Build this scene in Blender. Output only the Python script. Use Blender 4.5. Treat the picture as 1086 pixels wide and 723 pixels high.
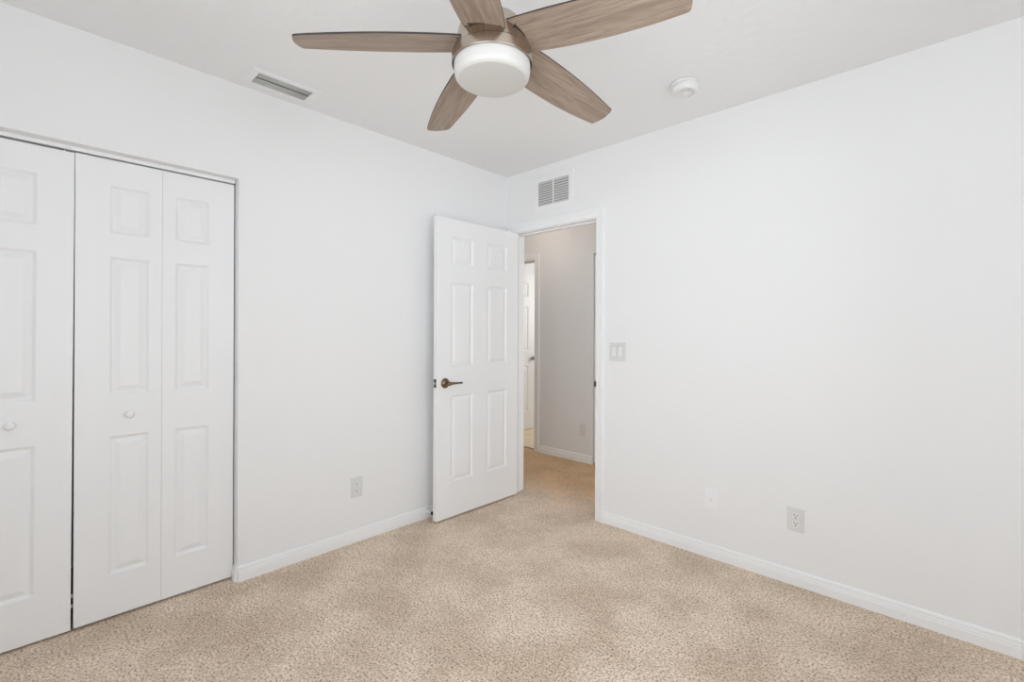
import bpy, bmesh, math, random
from mathutils import Matrix, Vector, noise

S = bpy.context.scene
for o in list(bpy.data.objects):
    bpy.data.objects.remove(o)
C = S.collection
R = math.radians
H = 2.467            # ceiling height
RX, RY = 3.35, -3.35 # far walls of the bedroom (behind the camera)
CLX, CLY = 2.600, -2.667

# ------------------------------------------------------------------ camera
cd = bpy.data.cameras.new('camera')
cam = bpy.data.objects.new('camera', cd)
C.objects.link(cam)
cd.sensor_width = 36
cd.lens = 36 * 500.47 / 1086
cd.shift_y = -8.25 / 1086
cd.clip_start = 0.02
cam.matrix_world = (Matrix.Translation((CLX, CLY, 1.24)) @ Matrix.Rotation(R(43.556), 4, 'Z')
                    @ Matrix.Rotation(R(90), 4, 'X') @ Matrix.Rotation(R(0.25), 4, 'Z'))
S.camera = cam

# ------------------------------------------------------------------ light
S.view_settings.view_transform = 'Standard'
S.view_settings.look = 'None'
S.view_settings.gamma = 1
S.view_settings.use_curve_mapping = False
S.view_settings.exposure = 0.0
S.cycles.use_denoising = True
S.cycles.max_bounces = 16
S.cycles.diffuse_bounces = 10
S.cycles.sample_clamp_indirect = 6

W = bpy.data.worlds.new('sky')
S.world = W
W.use_nodes = True
bg = W.node_tree.nodes['Background']
bg.inputs[0].default_value = (0.80, 0.90, 1.0, 1)
bg.inputs[1].default_value = 1.0


def area(name, loc, direction, sx, sy, power, col):
    l = bpy.data.lights.new(name, 'AREA')
    l.shape = 'RECTANGLE'
    l.size, l.size_y, l.energy, l.color = sx, sy, power, col
    o = bpy.data.objects.new(name, l)
    C.objects.link(o)
    o.location = loc
    o.rotation_euler = Vector(direction).to_track_quat('-Z', 'Y').to_euler()
    return o


# daylight through two unseen windows added to light the bedroom (outside the glass), sky plus light off the ground
P1, P2, P3, P4, PW, P5 = 22.5, 37, 12.5, 2.5, 2.2, 8.4
area('added_window_light', (RX + 0.30, -1.95, 1.40), (-1, 0, 0.5), 1.9, 1.5, P1, (0.94, 0.975, 1.0))
area('added_window_light', (2.25, RY - 0.30, 1.40), (0, 1, 0.6), 2.0, 1.5, P2, (0.94, 0.975, 1.0))
# added light hung inside the bathroom to make it bright, source unseen
area('bathroom_fill', (-0.35, 2.9, 1.7), (-1, -0.7, -0.1), 0.8, 1.0, P3, (1.0, 0.99, 0.97))
# added fill light inside the closed hall end, brightening the hall wall
area('hall_fill', (2.3, 0.62, 1.3), (-1, 0.15, 0), 0.7, 1.8, P5, (0.95, 0.98, 1.0))
bg.inputs[1].default_value = PW


# ------------------------------------------------------------------ materials
def mat(name, col, rough=0.5, metal=0.0, spec=0.5):
    m = bpy.data.materials.new(name)
    m.use_nodes = True
    b = m.node_tree.nodes['Principled BSDF']
    b.inputs['Base Color'].default_value = (*col, 1)
    b.inputs['Roughness'].default_value = rough
    b.inputs['Metallic'].default_value = metal
    b.inputs['Specular IOR Level'].default_value = spec
    return m, m.node_tree, b


def add_bump(nt, b, scale, strength, dist, detail=3, coord='Object', rough=0.5):
    tc = nt.nodes.new('ShaderNodeNewGeometry')
    n = nt.nodes.new('ShaderNodeTexNoise')
    n.inputs['Scale'].default_value = scale
    n.inputs['Detail'].default_value = detail
    n.inputs['Roughness'].default_value = rough
    bp = nt.nodes.new('ShaderNodeBump')
    bp.inputs['Strength'].default_value = strength
    bp.inputs['Distance'].default_value = dist
    nt.links.new(tc.outputs['Position'], n.inputs['Vector'])
    nt.links.new(n.outputs['Fac'], bp.inputs['Height'])
    nt.links.new(bp.outputs['Normal'], b.inputs['Normal'])
    return n


M = {}
m, nt, b = mat('wall_paint', (0.845, 0.847, 0.85), 0.75, spec=0.3); add_bump(nt, b, 55, 0.10, 0.004); M['wall'] = m
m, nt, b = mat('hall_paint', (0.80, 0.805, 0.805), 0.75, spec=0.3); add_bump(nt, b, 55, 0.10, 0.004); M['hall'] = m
m, nt, b = mat('ceiling_paint', (0.85, 0.855, 0.86), 0.9, spec=0.2); add_bump(nt, b, 22, 0.22, 0.010, 4); M['ceiling'] = m
M['trim'] = mat('trim_paint', (0.875, 0.88, 0.888), 0.38)[0]
M['door'] = mat('door_paint', (0.86, 0.865, 0.872), 0.42)[0]
M['plastic'] = mat('white_plastic', (0.80, 0.80, 0.79), 0.35)[0]
M['plate'] = mat('plate_plastic', (0.72, 0.72, 0.71), 0.35)[0]
M['grille'] = mat('grille_enamel', (0.86, 0.86, 0.865), 0.5)[0]
M['louvre'] = mat('louvre_enamel', (0.46, 0.47, 0.45), 0.45)[0]
M['dark'] = mat('dark_cavity', (0.02, 0.02, 0.02), 0.9)[0]
M['reveal'] = mat('shaded_gap', (0.42, 0.42, 0.41), 0.7)[0]
M['duct'] = mat('shaded_duct', (0.17, 0.17, 0.165), 0.8)[0]
M['slat'] = mat('slat_enamel', (0.62, 0.62, 0.61), 0.5)[0]
M['rubber'] = mat('black_rubber', (0.01, 0.01, 0.01), 0.6)[0]
M['bronze'] = mat('aged_bronze', (0.20, 0.14, 0.085), 0.30, 1.0)[0]
M['darkbronze'] = mat('dark_bronze', (0.10, 0.08, 0.065), 0.35, 1.0)[0]
M['steel'] = mat('satin_steel', (0.55, 0.54, 0.52), 0.3, 1.0)[0]
M['darksteel'] = mat('aged_steel', (0.30, 0.29, 0.28), 0.3, 1.0)[0]
M['screw'] = mat('painted_screw', (0.60, 0.60, 0.58), 0.4)[0]
M['blade_edge'] = mat('blade_edge', (0.035, 0.025, 0.022), 0.6)[0]
M['tile'] = None

# brushed nickel with a warm cast
m, nt, b = mat('brushed_nickel', (0.50, 0.425, 0.36), 0.25, 1.0)
b.inputs['Anisotropic'].default_value = 0.5
tc = nt.nodes.new('ShaderNodeTexCoord'); mp = nt.nodes.new('ShaderNodeMapping')
mp.inputs['Scale'].default_value = (6, 6, 500)
n = nt.nodes.new('ShaderNodeTexNoise'); n.inputs['Scale'].default_value = 2; n.inputs['Detail'].default_value = 2
bp = nt.nodes.new('ShaderNodeBump'); bp.inputs['Strength'].default_value = 0.08; bp.inputs['Distance'].default_value = 0.001
nt.links.new(tc.outputs['Object'], mp.inputs['Vector']); nt.links.new(mp.outputs[0], n.inputs['Vector'])
nt.links.new(n.outputs['Fac'], bp.inputs['Height']); nt.links.new(bp.outputs[0], b.inputs['Normal'])
M['nickel'] = m

# frosted opal glass of the fan light
m, nt, b = mat('opal_glass', (0.60, 0.585, 0.56), 0.45)
b.inputs['Subsurface Weight'].default_value = 0.0
M['opal'] = m

# window glass: clear, with a slight reflection
m = bpy.data.materials.new('window_glass'); m.use_nodes = True; nt = m.node_tree; nt.nodes.clear()
out = nt.nodes.new('ShaderNodeOutputMaterial'); mix = nt.nodes.new('ShaderNodeMixShader')
tr = nt.nodes.new('ShaderNodeBsdfTransparent'); gl = nt.nodes.new('ShaderNodeBsdfGlossy')
gl.inputs['Roughness'].default_value = 0.02; fr = nt.nodes.new('ShaderNodeFresnel'); fr.inputs[0].default_value = 1.3
nt.links.new(fr.outputs[0], mix.inputs[0]); nt.links.new(tr.outputs[0], mix.inputs[1])
nt.links.new(gl.outputs[0], mix.inputs[2]); nt.links.new(mix.outputs[0], out.inputs[0])
M['glass'] = m

# hall lamp
m = bpy.data.materials.new('lit_lamp_glass'); m.use_nodes = True
b = m.node_tree.nodes['Principled BSDF']
b.inputs['Base Color'].default_value = (0.9, 0.86, 0.8, 1)
b.inputs['Emission Color'].default_value = (1.0, 0.86, 0.76, 1)
b.inputs['Emission Strength'].default_value = 0.5 * P4
M['lamp'] = m


def ramp(nt, stops):
    r = nt.nodes.new('ShaderNodeValToRGB')
    while len(r.color_ramp.elements) < len(stops):
        r.color_ramp.elements.new(0.5)
    for e, (p, c) in zip(r.color_ramp.elements, stops):
        e.position = p
        e.color = (*c, 1)
    return r


# carpet: cut pile, flecked beige
m, nt, b = mat('carpet_pile', (0.5, 0.4, 0.3), 0.98, spec=0.08)
b.inputs['Sheen Weight'].default_value = 0.15
geo = nt.nodes.new('ShaderNodeNewGeometry')
n1 = nt.nodes.new('ShaderNodeTexNoise'); n1.inputs['Scale'].default_value = 112; n1.inputs['Detail'].default_value = 3; n1.inputs['Roughness'].default_value = 0.66
n2 = nt.nodes.new('ShaderNodeTexNoise'); n2.inputs['Scale'].default_value = 3.1; n2.inputs['Detail'].default_value = 4
n3 = nt.nodes.new('ShaderNodeTexNoise'); n3.inputs['Scale'].default_value = 24; n3.inputs['Detail'].default_value = 2
for n in (n1, n2, n3):
    nt.links.new(geo.outputs['Position'], n.inputs['Vector'])
r1 = ramp(nt, [(0.33, (0.215, 0.153, 0.106)), (0.46, (0.67, 0.53, 0.405)), (0.62, (0.92, 0.79, 0.66))])
r2 = ramp(nt, [(0.38, (0.85, 0.825, 0.79)), (0.60, (1.05, 1.055, 1.06))])
r3 = ramp(nt, [(0.35, (0.93, 0.92, 0.91)), (0.65, (1.04, 1.04, 1.04))])
nt.links.new(n1.outputs['Fac'], r1.inputs[0]); nt.links.new(n2.outputs['Fac'], r2.inputs[0]); nt.links.new(n3.outputs['Fac'], r3.inputs[0])
mx = nt.nodes.new('ShaderNodeMix'); mx.data_type = 'RGBA'; mx.blend_type = 'MULTIPLY'; mx.inputs[0].default_value = 1
mx2 = nt.nodes.new('ShaderNodeMix'); mx2.data_type = 'RGBA'; mx2.blend_type = 'MULTIPLY'; mx2.inputs[0].default_value = 1
nt.links.new(r1.outputs[0], mx.inputs[6]); nt.links.new(r2.outputs[0], mx.inputs[7])
nt.links.new(mx.outputs[2], mx2.inputs[6]); nt.links.new(r3.outputs[0], mx2.inputs[7])
# hall carpet multiplied tan: the hall's dimmer, warmer light put into the colour
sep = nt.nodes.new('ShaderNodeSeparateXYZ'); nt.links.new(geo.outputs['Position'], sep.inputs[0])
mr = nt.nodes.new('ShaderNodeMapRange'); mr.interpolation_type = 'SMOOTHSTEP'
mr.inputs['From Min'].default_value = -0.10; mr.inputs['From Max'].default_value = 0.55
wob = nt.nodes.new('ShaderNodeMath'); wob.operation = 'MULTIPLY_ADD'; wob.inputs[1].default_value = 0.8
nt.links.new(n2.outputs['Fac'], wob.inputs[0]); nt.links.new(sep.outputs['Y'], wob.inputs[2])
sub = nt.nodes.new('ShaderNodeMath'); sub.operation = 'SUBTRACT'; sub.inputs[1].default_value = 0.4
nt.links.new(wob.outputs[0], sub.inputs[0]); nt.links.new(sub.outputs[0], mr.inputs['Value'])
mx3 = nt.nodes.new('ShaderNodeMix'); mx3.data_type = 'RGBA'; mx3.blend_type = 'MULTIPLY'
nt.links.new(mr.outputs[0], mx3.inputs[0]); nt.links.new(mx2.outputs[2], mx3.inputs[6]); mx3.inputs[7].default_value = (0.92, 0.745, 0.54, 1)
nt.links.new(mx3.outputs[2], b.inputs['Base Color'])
bp = nt.nodes.new('ShaderNodeBump'); bp.inputs['Strength'].default_value = 0.55; bp.inputs['Distance'].default_value = 0.008
nt.links.new(n1.outputs['Fac'], bp.inputs['Height']); nt.links.new(bp.outputs[0], b.inputs['Normal'])
M['carpet'] = m

# bathroom tile
m, nt, b = mat('floor_tile', (0.66, 0.52, 0.36), 0.35)
geo = nt.nodes.new('ShaderNodeNewGeometry')
br = nt.nodes.new('ShaderNodeTexBrick'); br.offset = 0; br.inputs['Scale'].default_value = 2.4
br.inputs['Color1'].default_value = (0.84, 0.70, 0.50, 1); br.inputs['Color2'].default_value = (0.80, 0.66, 0.47, 1)
br.inputs['Mortar'].default_value = (0.5, 0.42, 0.32, 1); br.inputs['Mortar Size'].default_value = 0.01
br.inputs['Brick Width'].default_value = 1; br.inputs['Row Height'].default_value = 1
nt.links.new(geo.outputs['Position'], br.inputs['Vector']); nt.links.new(br.outputs['Color'], b.inputs['Base Color'])
M['tile'] = m

# weathered oak blades: grain along local X
m, nt, b = mat('weathered_oak', (0.3, 0.22, 0.17), 0.5)
tc = nt.nodes.new('ShaderNodeTexCoord'); mp = nt.nodes.new('ShaderNodeMapping')
mp.inputs['Scale'].default_value = (3.0, 48, 48)
oi = nt.nodes.new('ShaderNodeObjectInfo')
add = nt.nodes.new('ShaderNodeVectorMath'); add.operation = 'ADD'
sc = nt.nodes.new('ShaderNodeVectorMath'); sc.operation = 'SCALE'; sc.inputs['Scale'].default_value = 3.7
nt.links.new(oi.outputs['Location'], sc.inputs[0])
nA = nt.nodes.new('ShaderNodeTexNoise'); nA.inputs['Scale'].default_value = 1.0; nA.inputs['Detail'].default_value = 8; nA.inputs['Roughness'].default_value = 0.68; nA.inputs['Distortion'].default_value = 0.6
mp2 = nt.nodes.new('ShaderNodeMapping'); mp2.inputs['Scale'].default_value = (14, 260, 260)
nB = nt.nodes.new('ShaderNodeTexNoise'); nB.inputs['Scale'].default_value = 1.0; nB.inputs['Detail'].default_value = 3
nt.links.new(tc.outputs['Object'], mp.inputs['Vector']); nt.links.new(tc.outputs['Object'], mp2.inputs['Vector'])
nt.links.new(mp.outputs[0], add.inputs[0]); nt.links.new(oi.outputs['Random'], sc.inputs[0]); nt.links.new(sc.outputs[0], add.inputs[1])
nt.links.new(add.outputs[0], nA.inputs['Vector']); nt.links.new(mp2.outputs[0], nB.inputs['Vector'])
rA = ramp(nt, [(0.28, (0.225, 0.168, 0.130)), (0.5, (0.345, 0.268, 0.212)), (0.72, (0.44, 0.352, 0.284))])
rB = ramp(nt, [(0.35, (0.80, 0.78, 0.76)), (0.6, (1.06, 1.06, 1.06))])
nt.links.new(nA.outputs['Fac'], rA.inputs[0]); nt.links.new(nB.outputs['Fac'], rB.inputs[0])
mx = nt.nodes.new('ShaderNodeMix'); mx.data_type = 'RGBA'; mx.blend_type = 'MULTIPLY'; mx.inputs[0].default_value = 1
nt.links.new(rA.outputs[0], mx.inputs[6]); nt.links.new(rB.outputs[0], mx.inputs[7]); nt.links.new(mx.outputs[2], b.inputs['Base Color'])
M['oak'] = m


# ------------------------------------------------------------------ mesh helpers
def box(bm, x0, x1, y0, y1, z0, z1, mi=0):
    vs = [bm.verts.new((x, y, z)) for z in (z0, z1) for y in (y0, y1) for x in (x0, x1)]
    for f in ((0, 2, 3, 1), (4, 5, 7, 6), (0, 1, 5, 4), (2, 6, 7, 3), (0, 4, 6, 2), (1, 3, 7, 5)):
        bm.faces.new([vs[i] for i in f]).material_index = mi
    return vs


def lathe(bm, prof, seg=48, mi=0, cx=0, cy=0):
    rings = []
    for r, z in prof:
        if r < 1e-6:
            rings.append([bm.verts.new((cx, cy, z))])
        else:
            rings.append([bm.verts.new((cx + r * math.cos(2 * math.pi * i / seg), cy + r * math.sin(2 * math.pi * i / seg), z)) for i in range(seg)])
    for a, b_ in zip(rings, rings[1:]):
        for i in range(seg):
            j = (i + 1) % seg
            if len(a) == 1 and len(b_) == 1:
                continue
            if len(a) == 1:
                f = bm.faces.new((a[0], b_[j], b_[i]))
            elif len(b_) == 1:
                f = bm.faces.new((a[i], a[j], b_[0]))
            else:
                f = bm.faces.new((a[i], a[j], b_[j], b_[i]))
            f.smooth = True
            f.material_index = mi


def tube(bm, pts, rads, seg=14):
    rings = []
    pts = [Vector(p) for p in pts]
    for k, p in enumerate(pts):
        d = (pts[min(k + 1, len(pts) - 1)] - pts[max(k - 1, 0)]).normalized()
        up = Vector((0, 0, 1)) if abs(d.z) < 0.9 else Vector((1, 0, 0))
        a = d.cross(up).normalized(); b_ = d.cross(a).normalized()
        rr = rads[k] if isinstance(rads, (list, tuple)) else rads
        rings.append([bm.verts.new(p + (a * math.cos(2 * math.pi * i / seg) + b_ * math.sin(2 * math.pi * i / seg)) * rr) for i in range(seg)])
    for a, b_ in zip(rings, rings[1:]):
        for i in range(seg):
            j = (i + 1) % seg
            bm.faces.new((a[i], a[j], b_[j], b_[i])).smooth = True
    bm.faces.new(rings[0][::-1]); bm.faces.new(rings[-1])


def obj(name, bm, mats, parent=None, loc=None, rot=None, bevel=0, smooth_angle=None):
    bmesh.ops.recalc_face_normals(bm, faces=bm.faces)
    me = bpy.data.meshes.new(name)
    bm.to_mesh(me); bm.free()
    for mm in (mats if isinstance(mats, (list, tuple)) else [mats]):
        me.materials.append(mm)
    o = bpy.data.objects.new(name, me)
    C.objects.link(o)
    if parent:
        o.parent = parent
    if loc is not None:
        o.location = loc
    if rot is not None:
        o.rotation_euler = rot
    if bevel:
        bv = o.modifiers.new('bevel', 'BEVEL')
        bv.width = bevel; bv.segments = 2; bv.limit_method = 'ANGLE'; bv.angle_limit = R(35)
    return o


def thing(name, label, cat, loc=(0, 0, 0), rot=(0, 0, 0), group=None):
    o = bpy.data.objects.new(name, None)
    C.objects.link(o)
    o.empty_display_size = 0.05
    o.location = loc; o.rotation_euler = rot
    o['label'] = label; o['category'] = cat
    if group:
        o['group'] = group
    return o


def struct(name, bm, mm, bevel=0, label=None):
    o = obj(name, bm, mm, bevel=bevel)
    o['kind'] = 'structure'
    if label:
        o['label'] = label
    return o


def struct_root(name, loc, rot, label):
    o = bpy.data.objects.new(name, None)
    C.objects.link(o)
    o.location = loc; o.rotation_euler = rot
    o.empty_display_size = 0.05
    o['kind'] = 'structure'; o['label'] = label
    return o


# ------------------------------------------------------------------ room shell
T = 0.115           # wall thickness
DX0, DX1, DH = 0.085, 0.835, 2.007        # bedroom doorway, clear
CY0, CY1, CH = -3.10, -1.905, 2.003       # closet opening in the left wall
HY = 1.107                                 # far wall of the hall
BX0, BX1 = -1.425, -0.660                  # bathroom doorway, clear
LX0, LX1 = 0.070, 0.850                    # linen closet opening in hall wall

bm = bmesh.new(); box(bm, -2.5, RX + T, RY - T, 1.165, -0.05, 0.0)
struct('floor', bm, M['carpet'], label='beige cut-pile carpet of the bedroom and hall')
bm = bmesh.new(); box(bm, -2.5, RX + T, 1.165, 3.6, -0.05, 0.0)
struct('floor_bathroom', bm, M['tile'], label='tan tile floor of the bathroom beyond the hall')
bm = bmesh.new(); box(bm, -2.5, RX + T, RY - T, 3.6, H, H + 0.06)
struct('ceiling', bm, M['ceiling'], label='white lightly textured ceiling')

# left wall (x=0) with the closet opening; it ends at the hall
bm = bmesh.new()
box(bm, -T, 0, RY - T, CY0, 0, H)
box(bm, -T, 0, CY0, CY1, CH, H)
box(bm, -T, 0, CY1, T, 0, H)
struct('wall_left', bm, M['wall'], label='white left wall with the closet opening')
# right wall (y=0) with the doorway
J = 0.02
bm = bmesh.new()
box(bm, 0, DX0 - J, 0, T, 0, H)
box(bm, DX0 - J, DX1 + J, 0, T, DH + J, H)
box(bm, DX1 + J, RX + T, 0, T, 0, H)
struct('wall_right', bm, M['wall'], label='white right wall with the open doorway')


def window_wall(name, lab, to):
    # wall in local coords: u along, w thickness, z; opening u0..u1
    bm = bmesh.new()
    L, u0, u1, z0, z1 = to[1]
    for a in ((L[0], u0, 0, H), (u1, L[1], 0, H), (u0, u1, 0, z0), (u0, u1, z1, H)):
        if to[0] == 'x':
            box(bm, RX, RX + T, a[0], a[1], a[2], a[3])
        else:
            box(bm, a[0], a[1], RY - T, RY, a[2], a[3])
    return struct(name, bm, M['wall'], label=lab)


window_wall('wall_window_side', 'white bedroom wall with an added window, behind the camera to the right', ('x', ((RY, 0), -2.85, -1.05, 0.80, 2.10)))
window_wall('wall_back', 'white bedroom wall with an added window, behind the camera', ('y', ((0, RX + T), 1.35, 3.15, 0.80, 2.10)))


def make_window(name, loc, rz, w, h, lab):
    r = struct_root(name, loc, (0, 0, rz), lab)
    bm = bmesh.new()
    f = 0.05
    box(bm, -w / 2, -w / 2 + f, -0.03, 0.03, 0, h); box(bm, w / 2 - f, w / 2, -0.03, 0.03, 0, h)
    box(bm, -w / 2 + f, w / 2 - f, -0.03, 0.03, 0, f); box(bm, -w / 2 + f, w / 2 - f, -0.03, 0.03, h - f, h)
    box(bm, -w / 2 + f, w / 2 - f, -0.022, 0.022, h / 2 - 0.02, h / 2 + 0.02)
    obj('window_frame', bm, M['trim'], r, bevel=0.003)
    bm = bmesh.new(); box(bm, -w / 2 + f, w / 2 - f, -0.003, 0.003, f, h - f)
    obj('pane', bm, M['glass'], r)
    bm = bmesh.new(); box(bm, -w / 2 - 0.03, w / 2 + 0.03, 0.0585, 0.085, -0.025, 0.0)
    obj('window_sill', bm, M['trim'], r, bevel=0.004)
    return r


make_window('added_window_1', (RX + 0.0575, -1.95, 0.80), R(90), 1.8, 1.3, 'unseen white framed window added for light in the wall right of the camera')  # both windows are out of view, added to let light in
make_window('added_window_2', (2.25, RY - 0.0575, 0.80), R(0), 1.8, 1.3, 'unseen white framed window added for light in the wall behind the camera')

# hall
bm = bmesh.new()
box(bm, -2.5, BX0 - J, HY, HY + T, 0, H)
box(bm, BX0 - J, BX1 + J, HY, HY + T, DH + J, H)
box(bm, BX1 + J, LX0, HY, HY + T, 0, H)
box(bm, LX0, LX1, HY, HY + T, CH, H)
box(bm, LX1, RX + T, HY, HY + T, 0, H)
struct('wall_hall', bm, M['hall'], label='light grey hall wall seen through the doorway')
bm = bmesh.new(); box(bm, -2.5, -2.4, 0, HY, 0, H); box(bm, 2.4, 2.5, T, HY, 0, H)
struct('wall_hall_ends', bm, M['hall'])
bm = bmesh.new(); box(bm, -2.5, -T, 0, T, 0, H)
struct('wall_hall_near', bm, M['hall'])
# bathroom shell beyond
bm = bmesh.new()
box(bm, -2.0, -1.9, HY + T, 3.6, 0, H); box(bm, -2.0, 0.0, 3.5, 3.6, 0, H); box(bm, -0.10, 0.0, HY + T, 3.5, 0, H)
struct('wall_bathroom', bm, M['wall'])
# bedroom closet and linen closet interiors
bm = bmesh.new()
box(bm, -0.85, -0.78, CY0 - 0.25, CY1 + 0.15, 0, H); box(bm, -0.78, -T, CY0 - 0.25, CY0 - 0.19, 0, H); box(bm, -0.78, -T, CY1 + 0.09, CY1 + 0.15, 0, H)
struct('wall_closet', bm, M['wall'])
bm = bmesh.new()
box(bm, 0.0, 0.05, HY + T, HY + 0.75, 0, H); box(bm, 0.05, 0.95, HY + 0.70, HY + 0.75, 0, H); box(bm, 0.90, 0.95, HY + T, HY + 0.70, 0, H)
struct('wall_linen_closet', bm, M['wall'])


# ------------------------------------------------------------------ trim
def baseboard(name, p0, p1, nrm, lab=None):
    """profiled baseboard along p0->p1 standing off the wall along nrm"""
    prof = [(0, 0), (0.0135, 0), (0.0135, 0.040), (0.0105, 0.043), (0.0112, 0.047), (0.0105, 0.051),
            (0.0088, 0.053), (0.0082, 0.066), (0.0055, 0.0725), (0.0, 0.074)]
    bm = bmesh.new()
    rows = []
    for p in (p0, p1):
        rows.append([bm.verts.new((p[0] + nrm[0] * d, p[1] + nrm[1] * d, z)) for d, z in prof])
    n = len(prof)
    for i in range(n):
        bm.faces.new((rows[0][i], rows[0][(i + 1) % n], rows[1][(i + 1) % n], rows[1][i]))
    bm.faces.new(rows[0]); bm.faces.new(rows[1][::-1])
    return struct(name, bm, M['trim'], label=lab)


baseboard('baseboard_left', (0, CY1), (0, 0), (1, 0), 'white profiled baseboard along the left wall')
baseboard('baseboard_left_closet_return', (0.0, CY1), (-0.045, CY1), (0, -1))
baseboard('baseboard_right', (DX1 + 0.068, 0), (RX, 0), (0, -1), 'white profiled baseboard along the right wall')
baseboard('baseboard_window_side', (RX, 0), (RX, RY), (-1, 0))
baseboard('baseboard_back', (RX, RY), (0, RY), (0, 1))
baseboard('baseboard_hall', (BX1 + 0.070, HY), (LX0, HY), (0, -1), 'white baseboard of the hall wall')
baseboard('baseboard_hall_far', (LX1, HY), (2.4, HY), (0, -1))
baseboard('baseboard_hall_left', (-2.4, HY), (BX0 - 0.07, HY), (0, -1))


def casing(name, x0, x1, z1, y, sgn, w=0.063, lab=None):
    """mitred door casing round x0..x1, 0..z1 on plane y, standing off along sgn"""
    prof = [(0, 0), (0, 0.008), (0.003, 0.0105), (0.014, 0.0115), (0.030, 0.0125), (0.036, 0.0155), (0.050, 0.0165), (w - 0.004, 0.0175), (w, 0.015), (w, 0)]
    bm = bmesh.new()
    path = [((x0, 0), (-1, 0)), ((x0, z1), (-1, 1)), ((x1, z1), (1, 1)), ((x1, 0), (1, 0))]
    rows = []
    for (px, pz), (dx, dz) in path:
        rows.append([bm.verts.new((px + dx * d, y + sgn * t, pz + dz * d)) for d, t in prof])
    n = len(prof)
    for a, b_ in zip(rows, rows[1:]):
        for i in range(n):
            bm.faces.new((a[i], a[(i + 1) % n], b_[(i + 1) % n], b_[i]))
    bm.faces.new(rows[0]); bm.faces.new(rows[-1][::-1])
    return struct(name, bm, M['trim'], label=lab)


def jamb(name, x0, x1, z1, y0, y1, stop_y, lab=None):
    bm = bmesh.new()
    box(bm, x0 - J, x0, y0, y1, 0, z1 + J); box(bm, x1, x1 + J, y0, y1, 0, z1 + J); box(bm, x0, x1, y0, y1, z1, z1 + J)
    s0, s1, k = stop_y, stop_y + 0.034, 0.011
    box(bm, x0, x0 + k, s0, s1, 0, z1); box(bm, x1 - k, x1, s0, s1, 0, z1); box(bm, x0 + k, x1 - k, s0, s1, z1 - k, z1)
    return struct(name, bm, M['trim'], bevel=0.0015, label=lab)


casing('trim_1', DX0 - 0.005, DX1 + 0.005, DH + 0.005, 0, -1, lab='white casing round the bedroom doorway')
casing('trim_2', DX0 - 0.005, DX1 + 0.005, DH + 0.005, T, 1)
jamb('trim_3', DX0, DX1, DH, 0, T, 0.040, lab='white jamb of the bedroom doorway')
casing('trim_4', BX0 - 0.005, BX1 + 0.005, DH + 0.005, HY, -1, 0.065, lab='white casing round the bathroom doorway')
jamb('trim_5', BX0, BX1, DH, HY, HY + T, HY + 0.04)
# threshold between carpet and tile
bm = bmesh.new(); box(bm, BX0, BX1, 1.16, 1.175, 0.0, 0.004)
struct('trim_6', bm, M['bronze'])
# bifold track under the closet header
bm = bmesh.new()
box(bm, -0.078, -0.046, CY0 + 0.002, CY1 - 0.004, CH - 0.018, CH - 0.0005)
struct('trim_7', bm, M['trim'], bevel=0.001, label='white metal bifold track under the closet header')
bm = bmesh.new(); box(bm, LX0 + 0.002, LX1 - 0.004, HY + 0.058, HY + 0.075, CH - 0.018, CH - 0.0005)
struct('trim_8', bm, M['trim'], bevel=0.001)


# ------------------------------------------------------------------ moulded panel doors
PZ = [(0.232, 0.810), (1.005, 1.565), (1.690, 1.873)]      # panel rows above the leaf's bottom


def panel_slab(w, h, t, cols, rows):
    """leaf: x 0..w, y 0..t (front y=0), z 0..h, sunk mouldings with raised fields both sides"""
    bm = bmesh.new()
    xs = sorted({0, w, *[v for c in cols for v in c]})
    zs = sorted({0, h, *[v for r in rows for v in r]})
    rings = [(0, 0), (0.003, 0.0022), (0.011, 0.0085), (0.015, 0.0088), (0.036, 0.0014), (0.0375, 0.0010), (0.038, 0.0010)]
    for side in (0, 1):
        def P(x, d, z):
            return (x, d if side == 0 else t - d, z)
        V = {}
        def vert(x, z):
            if (x, z) not in V:
                V[(x, z)] = bm.verts.new(P(x, 0, z))
            return V[(x, z)]
        for i in range(len(xs) - 1):
            for j in range(len(zs) - 1):
                a, b_, c, d = xs[i], xs[i + 1], zs[j], zs[j + 1]
                q = [vert(a, c), vert(b_, c), vert(b_, d), vert(a, d)]
                if (a, b_) in cols and (c, d) in rows:
                    prev = q
                    for k, dep in rings[1:]:
                        cur = [bm.verts.new(P(x, dep, z)) for x, z in ((a + k, c + k), (b_ - k, c + k), (b_ - k, d - k), (a + k, d - k))]
                        for m_ in range(4):
                            bm.faces.new((prev[m_], prev[(m_ + 1) % 4], cur[(m_ + 1) % 4], cur[m_]))
                        prev = cur
                    bm.faces.new(prev)
                else:
                    bm.faces.new(q)
        if side == 0:
            F0 = V
        else:
            for i in range(len(xs) - 1):
                for z in (0, h):
                    bm.faces.new((F0[(xs[i], z)], F0[(xs[i + 1], z)], V[(xs[i + 1], z)], V[(xs[i], z)]))
            for j in range(len(zs) - 1):
                for x in (0, w):
                    bm.faces.new((F0[(x, zs[j])], F0[(x, zs[j + 1])], V[(x, zs[j + 1])], V[(x, zs[j])]))
    return bm


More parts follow.
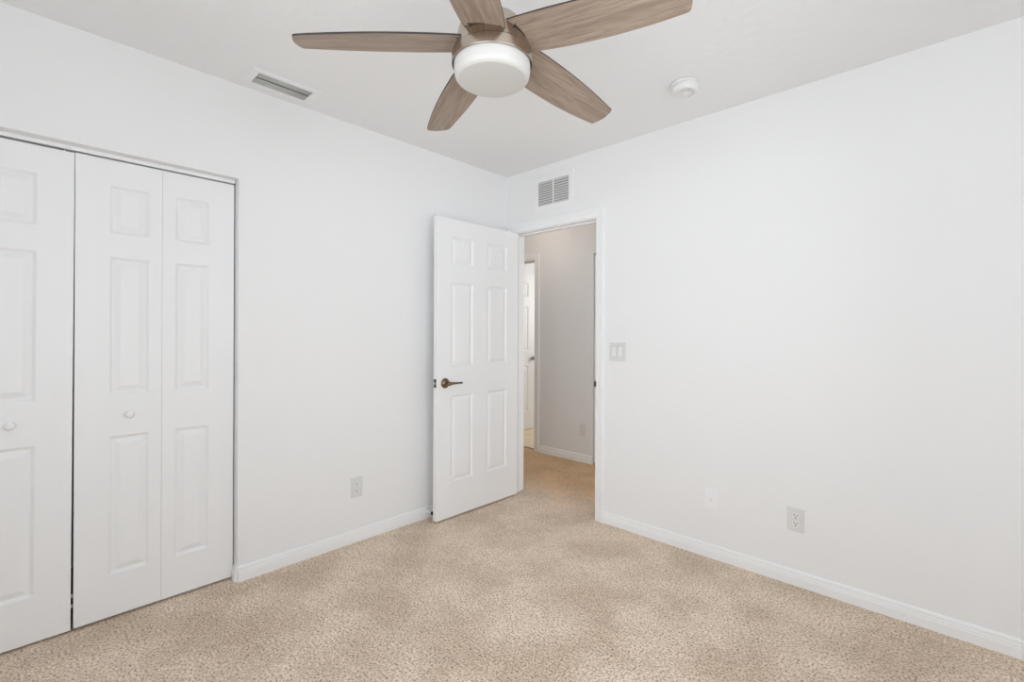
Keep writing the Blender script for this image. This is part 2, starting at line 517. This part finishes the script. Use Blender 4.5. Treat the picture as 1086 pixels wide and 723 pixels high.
def lever_set(door, x, z, front, mm, back_y, name='door_handle', lever_dir=1):
    """rosette and lever on the front face of a leaf (local y=front, sticking out to -y)"""
    for s, yy in ((-1, front), (1, back_y)):
        bm = bmesh.new()
        lathe(bm, [(0.0, 0.0), (0.033, 0.0), (0.0335, 0.003), (0.031, 0.007), (0.024, 0.0115), (0.016, 0.014), (0.0125, 0.018), (0.0125, 0.034), (0.0145, 0.038), (0.0145, 0.052), (0.011, 0.056), (0.0, 0.057)], 32)
        tube(bm, [(0.004, 0, 0.045), (0.020 * lever_dir, 0.0, 0.046), (0.045 * lever_dir, 0.0, 0.048), (0.070 * lever_dir, 0.0, 0.050), (0.092 * lever_dir, 0.0, 0.052), (0.102 * lever_dir, 0, 0.052), (0.106 * lever_dir, 0, 0.052)],
             [0.011, 0.0095, 0.0075, 0.0062, 0.0062, 0.0075, 0.0045], 12)
        o = obj(name, bm, mm, door, (x, yy, z))
        # local z of the lathe -> outward
        o.matrix_basis = Matrix.Translation((x, yy, z)) @ (Matrix.Rotation(R(90), 4, 'X') if s < 0 else Matrix.Rotation(R(-90), 4, 'X'))
        o['label'] = 'aged bronze lever handle'


# door_1: bedroom door standing open against the left wall
d1 = struct_root('door_1', (0.140, -0.785, 0.013), (0, 0, R(90)), 'white six-panel bedroom door standing open, bronze lever handle')
cols = [(0.118, 0.312), (0.445, 0.647)]
obj('leaf', panel_slab(0.770, 1.990, 0.036, cols, PZ), M['door'], d1, bevel=0.0012)
lever_set(d1, 0.067, 0.896, 0.0, M['bronze'], 0.036)
bm = bmesh.new(); box(bm, -0.0016, 0.0004, 0.006, 0.030, 0.870, 0.925)
o = obj('latch_plate', bm, M['darkbronze'], d1, bevel=0.0006); o['label'] = 'dark bronze latch plate'
bm = bmesh.new(); tube(bm, [(0.0, 0.018, 0.897), (-0.007, 0.018, 0.897), (-0.010, 0.020, 0.897)], [0.0085, 0.0085, 0.005], 12)
obj('latch_bolt', bm, M['steel'], d1)
for hz in (0.20, 0.99, 1.78):
    bm = bmesh.new(); lathe(bm, [(0, -0.045), (0.006, -0.045), (0.006, 0.045), (0, 0.045)], 12)
    obj('hinge', bm, M['bronze'], d1, (0.776, 0.040, hz))
# strike plate on the right jamb
bm = bmesh.new(); box(bm, DX1 - 0.0018, DX1 + 0.0005, -0.001, 0.036, 0.875, 0.935); box(bm, DX1 - 0.0018, DX1 + 0.012, -0.0140, -0.001, 0.888, 0.922); box(bm, DX1 - 0.0022, DX1 - 0.0012, 0.013, 0.028, 0.890, 0.920, 1)
struct('trim_9', bm, [M['darkbronze'], M['dark']], label='dark bronze strike plate on the right jamb')


def knob(parent, x, z, mm, r=0.0165, k=1.0, y=0.0, label=None):
    bm = bmesh.new()
    lathe(bm, [(0, 0), (0.010 * k, 0), (0.0085 * k, 0.006 * k), (0.008 * k, 0.012 * k), (r * 0.92, 0.017 * k), (r, 0.022 * k), (r * 0.92, 0.027 * k), (r * 0.6, 0.0305 * k), (0, 0.0315 * k)], 28)
    o = obj('knob', bm, mm, parent)
    o.matrix_basis = Matrix.Translation((x, y, z)) @ Matrix.Rotation(R(90), 4, 'X')
    if label:
        o['label'] = label


# closet bifold doors: pairs of leaves, faces at x=-0.050
LW = 0.2945
def leaf_cols(right):      # narrow stile on the side of the fold
    return [(0.050, 0.186)] if right else [(0.110, 0.247)]


def bifold(name, y0, lab, knob_leaf, tilt=0.0, rz=R(90), x=-0.050):
    r = struct_root(name, (x, y0, 0.012), (0, 0, rz), lab)
    r.rotation_euler = (0, 0, rz)
    if tilt:
        r.matrix_basis = Matrix.Translation((x, y0, 0.012)) @ Matrix.Rotation(tilt, 4, 'X') @ Matrix.Rotation(rz, 4, 'Z')
    for i in (0, 1):
        lf = obj('leaf', panel_slab(LW - 0.0006, 1.966, 0.030, leaf_cols(i == 1), [(a + 0.0 if k else a - 0.024, b_ - 0.012 if k == 0 else b_) for k, (a, b_) in enumerate([(0.205, 0.788), (0.955, 1.548), (1.650, 1.856)])]),
                 M['door'], r, (i * LW + 0.0003, 0, 0), bevel=0.0012)
        if i == knob_leaf:
            knob(lf, 0.178 if i == 0 else 0.118, 0.866, M['door'])
    bm = bmesh.new()      # hinges between the two leaves, on the inside
    for hz in (0.2, 1.0, 1.75):
        box(bm, LW - 0.03, LW + 0.03, 0.030, 0.033, hz - 0.03, hz + 0.03)
    obj('hinge', bm, M['steel'], r)
    bm = bmesh.new()
    for px in (0.03, 2 * LW - 0.03):
        tube(bm, [(px, 0.015, 1.966), (px, 0.015, 1.981)], 0.005, 10)
    obj('guide_pin', bm, M['steel'], r)
    return r


cA = bifold('door_2', CY1 - 0.006 - 2 * LW, 'white panelled closet bifold door with white knob, right of the pair', 0)
cB = bifold('door_3', CY1 - 0.006 - 4 * LW - 0.008, 'white panelled closet bifold door cut by the left edge of the picture', 1, tilt=R(-0.21))
# bottom aligner brackets seen in the gap
bm = bmesh.new(); box(bm, -0.028, 0.006, 0.031, 0.034, 0.075, 0.090); box(bm, -0.028, 0.006, 0.031, 0.034, 0.118, 0.133)
o = obj('door_aligner', bm, M['plastic'], cA)

# linen closet door across the hall (same kind of leaf)
r = struct_root('door_4', (LX0 + 0.010, HY + 0.013, 0.012), (0, 0, 0), 'white linen closet door at the right edge of the hall opening')
for i in range(2):
    lf = obj('leaf', panel_slab(0.379, 1.966, 0.030, [(0.11, 0.30)] if i == 0 else [(0.08, 0.27)], [(0.205, 0.788), (0.955, 1.548), (1.650, 1.856)]), M['door'], r, (i * 0.381, 0, 0), bevel=0.0012)
    if i == 0:
        knob(lf, 0.25, 0.866, M['door'])

# bathroom door swung into the bathroom
d5 = struct_root('door_5', (-1.428, HY + T + 0.012, 0.013), (0, 0, R(90)), 'white panel door with steel knob open into the bathroom')
obj('leaf', panel_slab(0.762, 1.990, 0.036, [(0.118, 0.317), (0.445, 0.640)], PZ), M['door'], d5, bevel=0.0012)
knob(d5, 0.705, 0.905, M['darksteel'], r=0.030, k=1.7, label='satin steel round knob')

# ------------------------------------------------------------------ ceiling fan
FX, FY, FZ = 1.531, -1.638, 2.150
fan = thing('ceiling_fan', 'brushed nickel ceiling fan with five weathered-wood blades and a white glass light', 'ceiling fan', (FX, FY, H))
def fz(z):
    return z - H
bm = bmesh.new()
lathe(bm, [(0, fz(2.094)), (0.1235, fz(2.094)), (0.1247, fz(2.0775)), (0.1258, fz(2.0765)), (0.1265, fz(2.079)), (0.1265, fz(2.108)), (0.1258, fz(2.1095)), (0.1243, fz(2.1102)), (0.1235, fz(2.114)), (0.1195, fz(2.125)), (0.1135, fz(2.145)),
           (0.1085, fz(2.170)), (0.1040, fz(2.188)), (0.094, fz(2.203)), (0.078, fz(2.214)), (0.055, fz(2.222)), (0.030, fz(2.228)), (0, fz(2.228))], 96)
obj('housing', bm, M['nickel'], fan, (0, 0, 0))
bm = bmesh.new()
lathe(bm, [(0.1195, fz(2.092)), (0.1195, fz(2.072)), (0.1193, fz(2.060)), (0.1180, fz(2.049)), (0.1150, fz(2.0405)), (0.1110, fz(2.0355)), (0.1062, fz(2.0325)), (0.1050, fz(2.0320)), (0.1035, fz(2.0317)), (0.09, fz(2.0308)), (0.05, fz(2.0295)), (0, fz(2.029))], 96)
obj('glass_bowl', bm, M['opal'], fan)['label'] = 'white opal glass light bowl'
bm = bmesh.new(); lathe(bm, [(0.0235, fz(2.222)), (0.0235, fz(2.245)), (0.0135, fz(2.252)), (0.0135, fz(2.42))], 32)
obj('downrod', bm, M['nickel'], fan)
bm = bmesh.new(); lathe(bm, [(0.0, fz(2.395)), (0.022, fz(2.395)), (0.040, fz(2.402)), (0.058, fz(2.420)), (0.066, fz(2.445)), (0.068, fz(2.4665)), (0, fz(2.4665))], 48)
obj('canopy', bm, M['nickel'], fan)

def poly(co, r):
    return co[0] + co[1] * (r - .35) + co[2] * (r - .35) ** 2
CCW = (0.085, 0.0, -0.284); CW_ = (-0.058, 0.084, 0.184)
def blade_bm():
    n = 40
    r0, r1 = 0.088, 0.583
    top, bot = [], []
    for i in range(n + 1):
        r = r0 + (r1 - r0) * i / n
        top.append((r, poly(CCW, r))); bot.append((r, poly(CW_, r)))
    # soften the two tip corners, tip bowed slightly outward
    a, b_ = top[-1], bot[-1]
    rc = 0.010
    tip = []
    for k in range(1, 12):
        f = k / 12
        tip.append((a[0] + (b_[0] - a[0]) * f + 0.010 * math.sin(math.pi * f), a[1] + (b_[1] - a[1]) * f))
    top = [p for p in top if p[0] < a[0] - 0.006]; bot = [p for p in bot if p[0] < b_[0] - 0.010]
    bot.append((b_[0] - 0.004, b_[1] - 0.001 + 0.0)); top.append((a[0] - 0.003, a[1] - 0.001))
    outline = top + tip + bot[::-1]
    bm = bmesh.new()
    t = 0.0055
    lo = [bm.verts.new((x, y, -t / 2)) for x, y in outline]
    hi = [bm.verts.new((x, y, t / 2)) for x, y in outline]
    bm.faces.new(lo[::-1]).material_index = 0
    bm.faces.new(hi).material_index = 0
    m_ = len(outline)
    for i in range(m_):
        bm.faces.new((lo[i], lo[(i + 1) % m_], hi[(i + 1) % m_], hi[i])).material_index = 1
    return bm

blade0 = None
for k in range(5):
    a = R(229.276) - k * 2 * math.pi / 5
    droop, pit = 0.069, 0.211
    u = Vector((math.cos(a) * math.cos(droop), math.sin(a) * math.cos(droop), -math.sin(droop)))
    v = Vector((-math.sin(a), math.cos(a), 0))
    nn = u.cross(v)
    vv = v * math.cos(pit) - nn * math.sin(pit)
    n = u.cross(vv)
    Mx = Matrix(((u.x, vv.x, n.x, 0), (u.y, vv.y, n.y, 0), (u.z, vv.z, n.z, fz(FZ)), (0, 0, 0, 1)))
    if blade0 is None:
        blade0 = obj('blade', blade_bm(), [M['oak'], M['blade_edge']], fan)
        blade0['label'] = 'weathered oak fan blade with dark edge'
        # blade holder: a nickel tongue over the root and two screws under it
        bm = bmesh.new(); box(bm, 0.070, 0.150, -0.035, 0.035, 0.003, 0.008)
        hold = obj('blade_holder', bm, M['nickel'], blade0, bevel=0.002)
        parts = [hold]
        for yy in (-0.045, 0.052):
            bm = bmesh.new()
            lathe(bm, [(0, -0.0050), (0.0022, -0.0046), (0.003, -0.0032), (0.003, -0.002)], 12, cx=0.109, cy=yy)
            parts.append(obj('screw', bm, M['darkbronze'], blade0))
        bl = blade0
    else:
        bl = blade0.copy(); C.objects.link(bl); bl.parent = fan
        for ch in parts:
            c = ch.copy(); C.objects.link(c); c.parent = bl
    bl.matrix_basis = Mx
    # dark slot in the housing where the blade enters
    bm = bmesh.new()
    rr, segs = 0.1160, 14
    lo, hi, li, hi2 = [], [], [], []
    for i in range(segs + 1):
        ang = a + R(-23 + 46 * i / segs)
        w = math.sin(ang - a) * rr
        zc = fz(FZ) - math.sin(pit) * w - 0.008
        for L, zz, r_ in ((lo, -0.0052, rr), (hi, -0.0015, rr), (hi2, -0.0015, rr - 0.006), (li, -0.0052, rr - 0.006)):
            L.append(bm.verts.new((r_ * math.cos(ang), r_ * math.sin(ang), zc + zz)))
    for i in range(segs):
        for A_, B_ in ((lo, hi), (hi, hi2), (hi2, li), (li, lo)):
            bm.faces.new((A_[i], A_[i + 1], B_[i + 1], B_[i]))
    for i in (0, segs):
        bm.faces.new((lo[i], hi[i], hi2[i], li[i]))
    obj('blade_slot', bm, M['blade_edge'], fan)

# ------------------------------------------------------------------ smoke detector
sd = thing('smoke_detector', 'round white smoke detector on the ceiling right of the fan', 'smoke detector', (1.612, -0.402, H), (0, 0, R(25)))
bm = bmesh.new(); lathe(bm, [(0, -0.0005), (0.070, -0.0005), (0.070, -0.008), (0.066, -0.011), (0, -0.011)], 56)
obj('base', bm, M['plastic'], sd)
bm = bmesh.new(); lathe(bm, [(0, -0.011), (0.061, -0.011), (0.0625, -0.014), (0.061, -0.034), (0.057, -0.040), (0.052, -0.042), (0.035, -0.043), (0.033, -0.0415), (0, -0.0415)], 56)
obj('cover', bm, M['plastic'], sd)
bm = bmesh.new(); lathe(bm, [(0, -0.0415), (0.017, -0.0415), (0.017, -0.045), (0.014, -0.047), (0, -0.047)], 32)
obj('test_button', bm, M['plastic'], sd)
bm = bmesh.new()
for k in range(7):
    a = R(-60 + 20 * k)
    for q in (0.040, 0.046):
        c, s = math.cos(a), math.sin(a)
        for dd in (0,):
            vs = [bm.verts.new(((q + x) * c - y * s, (q + x) * s + y * c, z)) for z in (-0.0436, -0.041) for x, y in ((-0.001, -0.005), (0.001, -0.005), (0.001, 0.005), (-0.001, 0.005))]
            for f in ((0, 1, 2, 3), (4, 5, 6, 7), (0, 1, 5, 4), (1, 2, 6, 5), (2, 3, 7, 6), (3, 0, 4, 7)):
                bm.faces.new([vs[i] for i in f])
obj('vent_slots', bm, M['reveal'], sd)

# ------------------------------------------------------------------ ceiling supply vent
cv = thing('ceiling_vent', 'white ceiling air vent with two curved grey louvres above the closet', 'vent', (0.143, -1.752, H))
bm = bmesh.new()
fw, fl, aw, al = 0.088, 0.165, 0.058, 0.127
def ring_frame(bm, ox, oy, ix, iy, z0, z1, z2):
    O = [(-ox, -oy), (ox, -oy), (ox, oy), (-ox, oy)]; I = [(-ix, -iy), (ix, -iy), (ix, iy), (-ix, iy)]
    mo = 0.006
    Mv = [(x - math.copysign(mo, x), y - math.copysign(mo, y)) for x, y in O]
    rows = [[bm.verts.new((x, y, z0)) for x, y in O], [bm.verts.new((x, y, z1)) for x, y in O], [bm.verts.new((x, y, z2)) for x, y in Mv],
            [bm.verts.new((x, y, z2)) for x, y in I], [bm.verts.new((x, y, z0)) for x, y in I]]
    for A_, B_ in zip(rows, rows[1:] + rows[:1]):
        for i in range(4):
            bm.faces.new((A_[i], A_[(i + 1) % 4], B_[(i + 1) % 4], B_[i]))
ring_frame(bm, fw, fl, aw, al, -0.0005, -0.0018, -0.0060)
obj('frame', bm, M['grille'], cv)
bm = bmesh.new(); box(bm, -aw, aw, -al, al, -0.0012, -0.0005)
obj('duct_opening', bm, M['dark'], cv)
for cx in (-0.0295, 0.0295):
    bm = bmesh.new()
    pts = []
    for i in range(9):
        f = i / 8
        pts.append((cx + 0.0285 - 0.055 * f, -0.0018 - 0.0048 * math.sin(math.pi * (0.15 + 0.85 * f)) ))
    a = [bm.verts.new((x, -al + 0.002, z)) for x, z in pts]; b_ = [bm.verts.new((x, al - 0.002, z)) for x, z in pts]
    for i in range(8):
        bm.faces.new((a[i], a[i + 1], b_[i + 1], b_[i])).smooth = True
    o = obj('louvre', bm, M['louvre'], cv)
    sm = o.modifiers.new('s', 'SOLIDIFY'); sm.thickness = 0.0008

# ------------------------------------------------------------------ return grille over the door
rg = thing('wall_grille', 'white louvred air grille on the wall above the doorway', 'vent', (0.471, 0, 2.262), (R(90), 0, 0))
bm = bmesh.new(); ring_frame(bm, 0.180, 0.127, 0.139, 0.088, 0.0005, 0.003, 0.007)
obj('frame', bm, M['grille'], rg)
bm = bmesh.new(); box(bm, -0.139, 0.139, -0.088, 0.088, 0.0003, 0.001)
obj('duct_opening', bm, M['duct'], rg)  # flat backing sheet; the shade between the slats is put into its grey
bm = bmesh.new(); box(bm, -0.004, 0.004, -0.088, 0.088, 0.002, 0.0072)
obj('mullion', bm, M['grille'], rg)
bm = bmesh.new()
NL = 10
pitch = 0.176 / NL
for i in range(1):
    x0, x1 = -0.139, 0.139
    c = 0
    vs = [bm.verts.new((x, c + y, z)) for x in (x0, x1) for y, z in ((pitch * 0.42, 0.0014), (-pitch * 0.40, 0.0062), (-pitch * 0.46, 0.0058), (pitch * 0.36, 0.0011))]
    for f in ((0, 1, 5, 4), (1, 2, 6, 5), (2, 3, 7, 6), (3, 0, 4, 7), (0, 1, 2, 3), (4, 5, 6, 7)):
        bm.faces.new([vs[k] for k in f])
l0 = obj('louvre', bm, M['slat'], rg)
for i in range(NL):
    l = l0 if i == 0 else l0.copy()
    if i:
        C.objects.link(l); l.parent = rg
    l.location = (0, -0.088 + pitch * (i + 0.5), 0)
for sx in (-1, 1):
    bm = bmesh.new(); lathe(bm, [(0, 0.0085), (0.003, 0.008), (0.0038, 0.0065)], 12, cx=sx * 0.162)
    obj('screw', bm, M['screw'], rg)

# ------------------------------------------------------------------ wall plates
def plate_bm(w, h, cut=None):
    bm = bmesh.new()
    O = [(-w / 2, -h / 2), (w / 2, -h / 2), (w / 2, h / 2), (-w / 2, h / 2)]
    rows = []
    for k, z in ((0, 0.0003), (0, 0.0032), (0.001, 0.0046), (0.003, 0.0052)):
        rows.append([bm.verts.new((x - math.copysign(k, x), y - math.copysign(k, y), z)) for x, y in O])
    for A_, B_ in zip(rows, rows[1:]):
        for i in range(4):
            bm.faces.new((A_[i], A_[(i + 1) % 4], B_[(i + 1) % 4], B_[i]))
    bm.faces.new(rows[0][::-1]); bm.faces.new(rows[-1])
    return bm


def screw_bm(x, y, z=0.0052):
    bm = bmesh.new()
    lathe(bm, [(0, z + 0.0012), (0.0022, z + 0.001), (0.0032, z + 0.0002), (0.0032, z - 0.0005)], 14, cx=x, cy=y)
    return bm


def outlet(label, loc, rot, mm, group):
    t = thing('electrical_outlet', label, 'outlet', loc, rot, group)
    obj('plate', plate_bm(0.073, 0.117), mm, t)
    for s in (-1, 1):
        bm = bmesh.new()
        # receptacle face: rounded sides, flat top/bottom
        r_, hh = 0.0172, 0.0142
        pts = []
        for i in range(40):
            a = 2 * math.pi * i / 40
            pts.append((r_ * math.cos(a), max(-hh, min(hh, r_ * math.sin(a) * 1.02))))
        lo = [bm.verts.new((x, y + s * 0.0193, 0.0045)) for x, y in pts]; hi = [bm.verts.new((x * .97, y * .97 + s * 0.0193, 0.0070)) for x, y in pts]
        for i in range(40):
            bm.faces.new((lo[i], lo[(i + 1) % 40], hi[(i + 1) % 40], hi[i]))
        bm.faces.new(hi)
        rc = obj('receptacle', bm, M['plastic'], t)
        bm = bmesh.new()
        cy = s * 0.0193
        box(bm, -0.0082, -0.0050, cy - 0.001, cy + 0.0085, 0.0066, 0.00725)
        box(bm, 0.0050, 0.0082, cy + 0.000, cy + 0.0075, 0.0066, 0.00725)
        lathe(bm, [(0, 0.00725), (0.0034, 0.00725), (0.0034, 0.0066)], 14, cy=cy - 0.0078)
        obj('slots', bm, M['dark'], rc)
    obj('screw', screw_bm(0, 0), M['screw'], t)
    return t


ROT_R = (R(90), 0, 0)            # plates on the right wall (facing -y)
ROT_L = (R(90), 0, R(90))        # plates on the left wall (facing +x)
outlet('duplex electrical outlet low on the right wall, right of the blank cover plate', (2.011, 0, 0.3235), ROT_R, M['plate'], 'duplex outlets')
outlet('duplex electrical outlet low on the left wall between closet and open door', (0, -1.268, 0.3215), ROT_L, M['plate'], 'duplex outlets')
outlet('small duplex outlet on the hall wall seen through the doorway', (-0.041, HY, 0.317), ROT_R, M['plate'], 'duplex outlets')

t = thing('wall_plate', 'white cable jack cover plate low on the right wall, nearest the doorway', 'wall plate', (1.599, 0, 0.322), ROT_R)
obj('plate', plate_bm(0.070, 0.114), M['trim'], t)
bm = bmesh.new(); lathe(bm, [(0, 0.0065), (0.0075, 0.0065), (0.0085, 0.0050)], 20)
obj('jack', bm, M['plastic'], t)
for s in (-1, 1):
    obj('screw', screw_bm(0, s * 0.042), M['trim'], t)

t = thing('light_switch', 'white double rocker light switch beside the doorway casing', 'light switch', (1.003, 0, 1.124), ROT_R)
obj('plate', plate_bm(0.117, 0.117), M['plate'], t)
for sx in (-1, 1):
    bm = bmesh.new()
    x0, x1, hh = sx * 0.023 - 0.0165, sx * 0.023 + 0.0165, 0.033
    a = [bm.verts.new((x0, y, z)) for y, z in ((-hh, 0.0048), (-hh, 0.0102), (0, 0.0074), (hh, 0.0062), (hh, 0.0048))]
    b_ = [bm.verts.new((x1, y, z)) for y, z in ((-hh, 0.0048), (-hh, 0.0102), (0, 0.0074), (hh, 0.0062), (hh, 0.0048))]
    for i in range(5):
        bm.faces.new((a[i], a[(i + 1) % 5], b_[(i + 1) % 5], b_[i]))
    bm.faces.new(a); bm.faces.new(b_[::-1])
    obj('rocker', bm, M['plastic'], t, bevel=0.0008)
    bm = bmesh.new(); box(bm, x0 - 0.0018, x1 + 0.0018, -hh - 0.0018, hh + 0.0018, 0.0040, 0.00535)
    obj('rocker_surround', bm, M['reveal'], t)
    for sy in (-1, 1):
        obj('screw', screw_bm(sx * 0.023, sy * 0.048), M['plate'], t)

# ------------------------------------------------------------------ door stop on the left baseboard
t = thing('door_stop', 'black-tipped door stop on the left baseboard behind the open door', 'door stop', (0.0135, -0.770, 0.050), (0, R(90), 0))
bm = bmesh.new(); lathe(bm, [(0, 0), (0.011, 0), (0.011, 0.003), (0.006, 0.006), (0, 0.006)], 20)
obj('flange', bm, M['trim'], t)
bm = bmesh.new()
sp = []
for i in range(15 * 12 + 1):
    a = 2 * math.pi * i / 12
    sp.append((0.0048 * math.cos(a), 0.0048 * math.sin(a), 0.005 + 0.052 * i / 180))
tube(bm, sp, 0.0011, 6)
obj('spring', bm, M['trim'], t)
bm = bmesh.new(); lathe(bm, [(0, 0.056), (0.008, 0.056), (0.0105, 0.059), (0.0105, 0.071), (0.008, 0.0755), (0, 0.077)], 24)
obj('rubber_tip', bm, M['rubber'], t)['label'] = 'black rubber tip'

# ------------------------------------------------------------------ hall ceiling lamp (lights the hall)
t = thing('hall_ceiling_lamp', 'round flush ceiling lamp with warm glass in the hall', 'ceiling lamp', (-0.45, 0.62, H))
bm = bmesh.new(); lathe(bm, [(0, -0.0005), (0.13, -0.0005), (0.13, -0.018), (0.12, -0.022), (0, -0.022)], 40)
obj('base', bm, M['nickel'], t)
bm = bmesh.new(); lathe(bm, [(0.118, -0.022), (0.115, -0.045), (0.09, -0.070), (0.05, -0.084), (0, -0.088)], 40)
obj('lamp_shade', bm, M['lamp'], t)
pl = bpy.data.lights.new('hall_lamp_light', 'POINT'); pl.energy = P4; pl.color = (1.0, 0.86, 0.76); pl.shadow_soft_size = 0.09
po = bpy.data.objects.new('hall_lamp_light', pl); C.objects.link(po); po.location = (-0.45, 0.62, H - 0.19)
